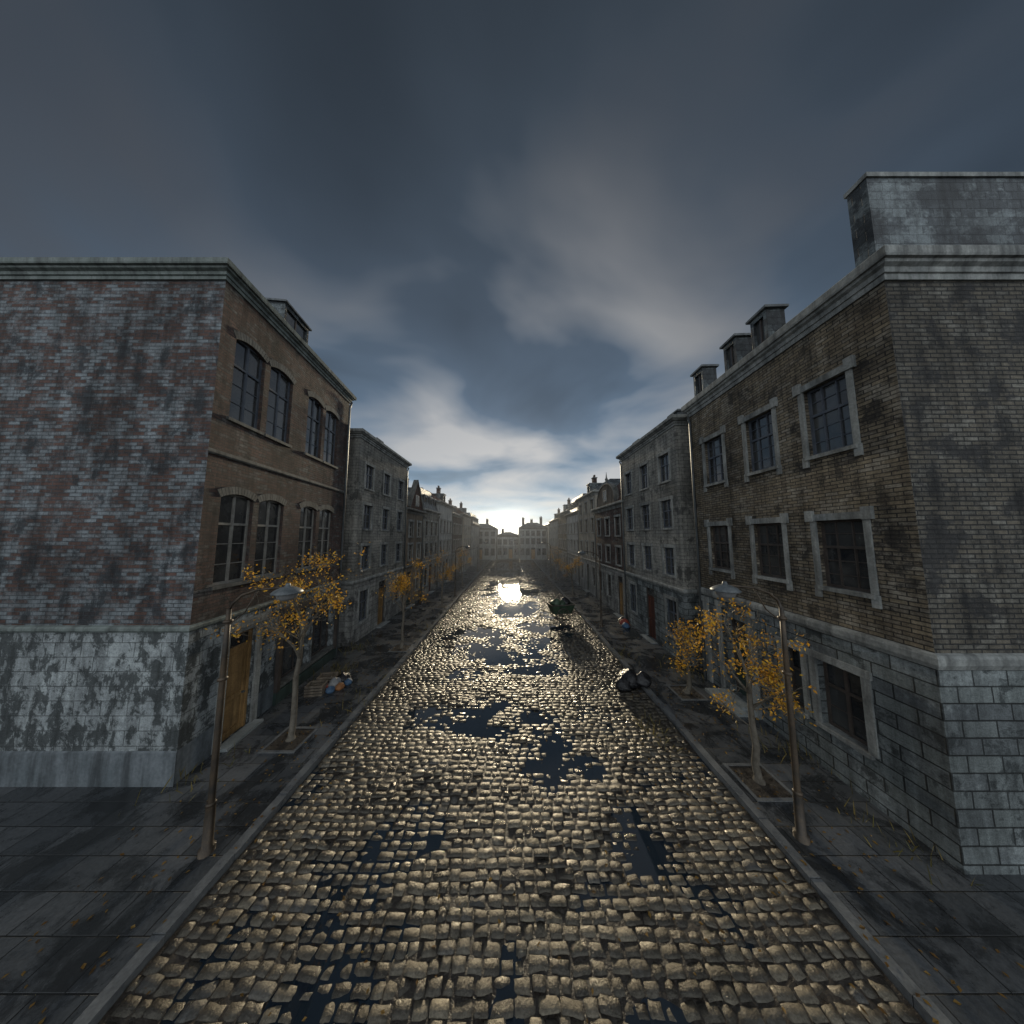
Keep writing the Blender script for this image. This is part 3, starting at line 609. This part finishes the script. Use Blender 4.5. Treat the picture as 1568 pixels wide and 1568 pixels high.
# ---------------------------------------------------------------- leaves
def leafquads(b,part,mat,c,size,nn=1,flat=False):
    for _ in range(nn):
        if flat: n=Vector((random.gauss(0,.15),random.gauss(0,.15),1)).normalized()
        else: n=Vector((random.gauss(0,1),random.gauss(0,1),random.gauss(0,1))).normalized()
        t=n.orthogonal().normalized(); a=random.uniform(0,6.28); s=n.cross(t); x=t*math.cos(a)+s*math.sin(a); y=n.cross(x)
        l=size*random.uniform(.6,1.2); w=l*.55; c=Vector(c)
        b.poly(part,mat,[c-x*l*.5,c-y*w*.5+n*l*.08,c+x*l*.5,c+y*w*.5+n*l*.08])
def tree(x,y,hgt_,cr,nleaf,seed,lean=(0,0),low=1.8,tf=.52):
    random.seed(seed); b=Bld('autumn_tree')
    tips=[]
    def branch(p,d,l,r,depth):
        pts=[p]; rad=[r]; n=4
        for i in range(n):
            d=(d+Vector((random.gauss(0,.16),random.gauss(0,.16),random.gauss(.05,.10)))).normalized()
            p=p+d*l/n; pts.append(p); rad.append(max(.0035,r*(1-.6*(i+1)/n)))
            if depth>=2: tips.append((p,depth))
            if i>=1 and depth<4:
                for _ in range(2 if depth<2 else 1):
                    if random.random()<.85:
                        s=Vector((random.gauss(0,1),random.gauss(0,1),random.gauss(.15,.55))).normalized()
                        branch(p,(d*.65+s*.75).normalized(),l*random.uniform(.45,.72),rad[-1]*.6,depth+1)
        tube(b,'branches','bark',pts,rad,6 if depth<2 else 4,True,False)
    base=Vector((x,y,.1)); tp=[base]; tr=[.08]; p=base
    th=hgt_*tf
    for i in range(6):
        p=p+Vector((random.gauss(lean[0],.035),random.gauss(lean[1],.035),th/6)); tp.append(p); tr.append(.072-.006*i)
    tube(b,'trunk','bark',tp,tr,9)
    tube(b,'trunk','bark',[base+Vector((0,0,0)),base+Vector((0,0,.12))],[.13,.08],9)
    ph=random.random()*6
    for i in range(6):
        a=ph+i*2.4+random.random()*.8; d=Vector((math.cos(a)*.75,math.sin(a)*.75,random.uniform(.35,1.6))).normalized()
        branch(tp[-1-(i%3)],d,cr*random.uniform(.65,1.2),.036,1)
    for i in range(3):
        a=random.random()*6.28; zz=low+random.random()*.8
        k=min(5,int(zz/th*6)); branch(tp[k],Vector((math.cos(a),math.sin(a),.35)).normalized(),cr*.6,.016,2)
    wts=[max(.015,mnoise.noise(t[0]*2.2+Vector((seed,0,0)))+.28)**2.3 for t in tips]
    for _ in range(nleaf):
        t=random.choices(tips,wts)[0][0]
        leafquads(b,'leaves','leaf_yellow',t+Vector((random.gauss(0,.10),random.gauss(0,.10),random.gauss(-.03,.10))),.08)
    F=Fr((x,y),(1,0),(0,1))
    for (a,c,e,f) in ((-.45,.45,-.45,-.38),(-.45,.45,.38,.45),(-.45,-.38,-.378,.378),(.38,.45,-.378,.378)):
        box(b,F,'tree_grate','kerb_stone',a,c,.12,.148,e,f)
    b.poly('soil','mud',[(x-.38,y-.38,.137),(x+.38,y-.38,.137),(x+.38,y+.38,.137),(x-.38,y+.38,.137)])
    b.finish()
tree(-5.85,7.5,5.7,1.35,1500,3,low=2.4,tf=.54)
tree(5.42,6.3,4.3,1.0,1600,11,low=1.2)
tree(-5.3,13.2,4.8,1.15,1400,21)
tree(6.0,9.6,2.7,.65,700,23,low=1.0)
tree(-5.3,20.5,4.6,1.0,1000,31); tree(-5.3,29,4.6,1.0,800,35); tree(5.4,24,4.6,1.0,800,41); tree(5.4,33,4.6,1.0,800,45)
random.seed(99)
b=Bld('fallen_leaves')
for _ in range(3400):
    s=random.choice((-1,1)); 
    if random.random()<.7: x=s*random.gauss(5.4,.8); 
    else: x=random.uniform(-4.5,4.5)
    y=random.uniform(3.4,34)
    if abs(x)>7.1: continue
    z=.145 if abs(x)>KX else .035
    leafquads(b,'leaves','leaf_litter',(x,y,z),.07,1,True)
b.finish(True)
leafmat('dry_grass',(.10,.09,.03),(.20,.16,.05),(.07,.08,.03))
b=Bld('dry_weeds')
for (cx,cy,n,sp_) in ((-6.9,10.9,120,.35),(-4.95,9.2,40,.3),(3.9,7.9,60,.25),(6.9,7.2,50,.3),(-7.0,6.5,40,.3),(-7.4,13.1,90,.35),(6.9,11.1,90,.35),(5.0,12.5,40,.3),(-4.9,16,40,.4),(6.8,5.2,40,.3)):
    for _ in range(n):
        x=cx+random.gauss(0,sp_); y=cy+random.gauss(0,sp_*1.4)
        z=.13 if abs(x)>KX else .01; hh=random.uniform(.08,.32); a=random.uniform(0,6.28); l=random.gauss(0,.08); l2=random.gauss(0,.08)
        w=.008; dx,dy=math.cos(a)*w,math.sin(a)*w
        b.poly('blades','dry_grass',[(x-dx,y-dy,z),(x+dx,y+dy,z),(x+l*.5+dx*.7,y+l2*.5+dy*.7,z+hh*.6),(x+l,y+l2,z+hh)])
b.finish(True)
# ---------------------------------------------------------------- street lamps
def lamp(x,y,s):
    b=Bld('street_lamp'); z0=.13
    tube(b,'pole','pole_metal',[(x,y,z0),(x,y,z0+.08),(x,y,z0+.1),(x,y,z0+.75),(x,y,z0+.8),(x,y,3.3),(x,y,4.15)],[.11,.11,.075,.065,.05,.045,.036],12)
    for zz in (.85,2.9,3.9): tube(b,'collar','pole_metal',[(x,y,zz),(x,y,zz+.02),(x,y,zz+.05),(x,y,zz+.07)],[.05,.072,.072,.05],12)
    arm=[(x,y,4.1),(x+s*.06,y,4.26),(x+s*.22,y,4.40),(x+s*.5,y,4.50),(x+s*.95,y,4.54)]
    tube(b,'arm','pole_metal',arm,[.03,.027,.024,.022,.02],8)
    tube(b,'brace','pole_metal',[(x,y,3.85),(x+s*.3,y,4.1),(x+s*.5,y,4.49)],[.012]*3,6)
    cx=x+s*1.05
    prof=[(.03,4.62),(.05,4.56),(.10,4.55),(.20,4.50),(.24,4.46),(.24,4.44),(.17,4.43),(.15,4.36),(.08,4.31),(.01,4.30)]
    n=18
    for i in range(len(prof)-1):
        for k in range(n):
            a,c=2*math.pi*k/n,2*math.pi*(k+1)/n; (r0,h0),(r1,h1)=prof[i],prof[i+1]
            b.poly('lamp_head' if i<6 else 'lamp_bowl','lead' if i<6 else 'cloth_pale',[(cx+r0*math.cos(a),y+r0*math.sin(a),h0),(cx+r0*math.cos(c),y+r0*math.sin(c),h0),(cx+r1*math.cos(c),y+r1*math.sin(c),h1),(cx+r1*math.cos(a),y+r1*math.sin(a),h1)],None,True)
    b.finish()
lamp(-5.2,5.0,1); lamp(5.15,5.2,-1); lamp(-5.1,24.2,1); lamp(5.3,16.2,-1); lamp(5.2,36,-1); lamp(-5.1,40,1)
# ---------------------------------------------------------------- rubbish, cart
def blob(b,part,mat,c,r,seed,sq=.75,knot=True):
    n,m=18,12; o=Vector((seed*3.1,seed*1.7,0)); c=Vector(c)
    def pt(i,j):
        th=math.pi*j/m; ph=2*math.pi*i/n
        d=Vector((math.sin(th)*math.cos(ph),math.sin(th)*math.sin(ph),math.cos(th)))
        k=1+.28*mnoise.noise(d*1.6+o)+.14*mnoise.noise(d*4.5+o)
        q=d*r*k; z=q.z*sq
        if j<=1 and knot: z+=r*.28*(1-j*.5); q=Vector((q.x*.6,q.y*.6,0))
        return Vector((c.x+q.x,c.y+q.y,max(c.z-r*sq*.72,c.z+z)))
    for i in range(n):
        for j in range(m):
            b.poly(part,mat,[pt(i,j),pt(i+1,j),pt(i+1,j+1),pt(i,j+1)],None,True)
b=Bld('pile_of_trash_bags')
for i,(dx,dy,r) in enumerate(((0,0,.38),(.42,-.15,.3),(-.32,-.2,.28),(.15,.35,.3))):
    blob(b,'bag_%d'%i,'bag_black',(4.3+dx,10.2+dy,(.03 if 4.3+dx<KX else .14)+r*.54),r,i+1)
b.finish()
b=Bld('pile_of_trash_bags')
for i,(dx,dy,r,mt) in enumerate(((0,0,.22,'cloth_pale'),(.25,-.1,.15,'cloth_orange'),(-.2,-.15,.16,'cloth_red'),(.1,.3,.24,'bag_black'),(.35,.2,.15,'cloth_blue'),(.05,-.3,.14,'cloth_blue'),(-.25,.15,.2,'bag_black'))):
    blob(b,'bag_%d'%i,mt,(-6.3+dx,9.9+dy,.13+r*.54),r,i+9)
for i in range(2):
    F=Fr((-6.9,9.3+i*.55),(1,.15),(-.15,1))
    for k in range(4): box(b,F,'crate_%d'%i,'plaster_brown',0,.5,.135+k*.09,.2+k*.09,0,.02); box(b,F,'crate_%d'%i,'plaster_brown',0,.5,.135+k*.09,.2+k*.09,.36,.38)
    for k in range(4): box(b,F,'crate_%d'%i,'plaster_brown',-.021,-.001,.135+k*.09,.2+k*.09,0,.38); box(b,F,'crate_%d'%i,'plaster_brown',.501,.521,.135+k*.09,.2+k*.09,0,.38)
b.finish()
b=Bld('pile_of_trash_bags')
for i,(dx,dy,r,mt) in enumerate(((0,0,.28,'cloth_red'),(-.1,-.4,.22,'cloth_blue'),(.05,.4,.25,'bag_black'))):
    blob(b,'bag_%d'%i,mt,(6.75+dx,16.4+dy,.13+r*.54),r,i+19)
b.finish()
def cart(x,y):
    b=Bld('handcart'); F=Fr((x,y),(1,.25),(.25,-1))
    t=[(-.6,-.35,.5),(.6,-.35,.5),(.6,.35,.5),(-.6,.35,.5)]; T=[(-.78,-.48,1.05),(.78,-.48,1.05),(.78,.48,1.05),(-.78,.48,1.05)]
    for i in range(4):
        a,c=t[i],t[(i+1)%4]; A,C=T[i],T[(i+1)%4]
        for k in range(4):
            f0,f1=k/4+.01,(k+1)/4-.01; L=lambda p,q,f:(p[0]+(q[0]-p[0])*f,p[1]+(q[1]-p[1])*f,p[2]+(q[2]-p[2])*f)
            pts=[L(a,A,f0),L(c,C,f0),L(c,C,f1),L(a,A,f1)]
            b.poly('tub','cart_green',[F.P(p[0],p[2],p[1]) for p in pts])
            b.poly('tub','cart_green',[F.P(p[0]*.96,p[2],p[1]*.94) for p in pts])
    b.poly('tub','cart_green',[F.P(p[0],p[2],p[1]) for p in t])
    for i in range(4):
        tube(b,'rim','frame_brown',[F.P(T[i][0],1.06,T[i][1]),F.P(T[(i+1)%4][0],1.06,T[(i+1)%4][1])],[.03,.03],6)
    for s in (-.58,.58):
        R=.42; n=20
        ring=[F.P(-.1+R*math.cos(2*math.pi*k/n),.46+R*math.sin(2*math.pi*k/n),s) for k in range(n+1)]
        tube(b,'wheel','frame_brown',ring,[.03]*(n+1),6)
        for k in range(8):
            a=2*math.pi*k/8; tube(b,'spokes','frame_brown',[F.P(-.1,.46,s),F.P(-.1+R*math.cos(a),.46+R*math.sin(a),s)],[.018,.014],5)
    tube(b,'axle','pole_metal',[F.P(-.1,.46,-.64),F.P(-.1,.46,.64)],[.03,.03],6)
    for s in (-.3,.3): tube(b,'shafts','frame_brown',[F.P(-.6,.52,s),F.P(.7,.5,s),F.P(1.7,.25,s*.9)],[.03,.03,.022],6)
    for i,(u,d,r,mt) in enumerate(((-.35,.05,.36,'cart_green'),(.3,-.08,.34,'bag_black'),(0,.15,.26,'cart_green'))):
        p=F.P(u,1.0+r*.35,d); blob(b,'load_%d'%i,mt,p,r,i+30,.7)
    b.finish()
cart(3.2,17.8)
# ---------------------------------------------------------------- haze
m=bpy.data.materials.new('haze'); m.use_nodes=True; nt=m.node_tree; nt.nodes.clear()
vs=nd(nt,'ShaderNodeVolumeScatter',None,Color=(.95,.97,1,1),Density=.0055,Anisotropy=.2); o=nt.nodes.new('ShaderNodeOutputMaterial'); nt.links.new(vs.outputs[0],o.inputs['Volume'])
me=bpy.data.meshes.new('haze'); X0,X1,Y0,Y1,Z0,Z1=-14,14,20,72,-.5,9.5
me.from_pydata([(x,y,z) for x in (X0,X1) for y in (Y0,Y1) for z in (Z0,Z1)],[],[(0,1,3,2),(4,6,7,5),(0,4,5,1),(2,3,7,6),(0,2,6,4),(1,5,7,3)]); me.materials.append(m)
hz=bpy.data.objects.new('haze',me); scene.collection.objects.link(hz)
# ---------------------------------------------------------------- world
SUN_EL=math.radians(11); SUN_AZ=math.radians(-.3)
sd=Vector((math.sin(SUN_AZ)*math.cos(SUN_EL),math.cos(SUN_AZ)*math.cos(SUN_EL),math.sin(SUN_EL)))
w=bpy.data.worlds.new('World'); scene.world=w; w.use_nodes=True; nt=w.node_tree; bg=nt.nodes['Background']
sky=nd(nt,'ShaderNodeTexSky',{'sky_type':'NISHITA','sun_disc':False,'sun_elevation':SUN_EL,'sun_rotation':SUN_AZ})
tc=nt.nodes.new('ShaderNodeTexCoord'); D=tc.outputs['Generated']
sp=nd(nt,'ShaderNodeSeparateXYZ',None,Vector=D); sx,sy,sz=sp.outputs; z=ma(nt,'MAXIMUM',sz,0.0)
g=ma(nt,'MAXIMUM',sy,0.0)
base=ramp(nt,z,[(0,(.42,.53,.61)),(.08,(.31,.44,.57)),(.20,(.19,.285,.395)),(.40,(.125,.182,.258)),(.65,(.078,.107,.148)),(1,(.06,.08,.105))])
zz=ma(nt,'ADD',z,.14)
cv=nt.nodes.new('ShaderNodeCombineXYZ'); sock(nt,cv.inputs[0],ma(nt,'MULTIPLY',ma(nt,'DIVIDE',sx,zz),.8)); sock(nt,cv.inputs[1],ma(nt,'MULTIPLY',ma(nt,'DIVIDE',sy,zz),.85)); cv.inputs[2].default_value=8.3
n1=noi(nt,cv.outputs[0],1.45,4,.45,.35); n2=noi(nt,cv.outputs[0],.55,3,.5)
cs=ma(nt,'ADD',ma(nt,'MULTIPLY',n1,.6),ma(nt,'MULTIPLY',n2,.4))
cl=ramp(nt,cs,[(.45,0.0),(.60,1.0)])
front=ramp(nt,g,[(.45,0.0),(.97,1.0)])
cc=mix(nt,front,(.115,.125,.145),(.58,.58,.58))
col=mix(nt,ma(nt,'MULTIPLY',cl,.85),base,cc)
dk=ramp(nt,cs,[(.36,.68),(.47,1.0)]); col=mix(nt,1.0,col,dk,'MULTIPLY')
col=mix(nt,1.0,col,ramp(nt,g,[(.3,.55),(.85,1.0)]),'MULTIPLY')
def gl(col,wx,z0,wz,c):
    a=ma(nt,'POWER',ma(nt,'ABSOLUTE',ma(nt,'DIVIDE',ma(nt,'ADD',sx,.02),wx)),2.0); b_=ma(nt,'POWER',ma(nt,'ABSOLUTE',ma(nt,'DIVIDE',ma(nt,'SUBTRACT',z,z0),wz)),2.0)
    e=ma(nt,'EXPONENT',ma(nt,'MULTIPLY',ma(nt,'ADD',a,b_),-1.0)); e=ma(nt,'MULTIPLY',e,ramp(nt,g,[(0,0.0),(.4,1.0)]))
    return mix(nt,1.0,col,mix(nt,e,(0,0,0),c),'ADD')
col=gl(col,.5,.0,.17,(.20,.22,.21)); col=gl(col,.25,.01,.09,(.48,.49,.42)); col=gl(col,.09,.03,.048,(1.6,1.48,1.15))
back=ma(nt,'MULTIPLY',sy,-1.0); bf=ramp(nt,back,[(.0,0.0),(.7,1.0)])
col=mix(nt,1.0,col,mix(nt,bf,(0,0,0),(.86,.92,.96)),'ADD')
sc=nt.nodes.new('ShaderNodeVectorMath'); sc.operation='SCALE'; nt.links.new(col,sc.inputs[0]); sc.inputs['Scale'].default_value=10.0
tot=mix(nt,.025,sc.outputs[0],sky.outputs[0])
nt.links.new(tot,bg.inputs[0]); bg.inputs[1].default_value=.1
sl=bpy.data.lights.new('sun','SUN'); sl.energy=2.8; sl.angle=math.radians(5); sl.color=(1,.85,.60)
so_=bpy.data.objects.new('sun',sl); scene.collection.objects.link(so_); so_.rotation_euler=(-sd).to_track_quat('-Z','Y').to_euler()
# ---------------------------------------------------------------- camera
cd=bpy.data.cameras.new('camera'); cd.sensor_width=36; cd.lens=36*405/1568; cd.clip_end=3000; cd.clip_start=.05
co=bpy.data.objects.new('camera',cd); scene.collection.objects.link(co); co.location=(0,0,H); co.rotation_euler=(math.radians(90+5.08),0,0)
scene.camera=co
scene.view_settings.view_transform='Standard'; scene.view_settings.look='None'; scene.view_settings.exposure=0
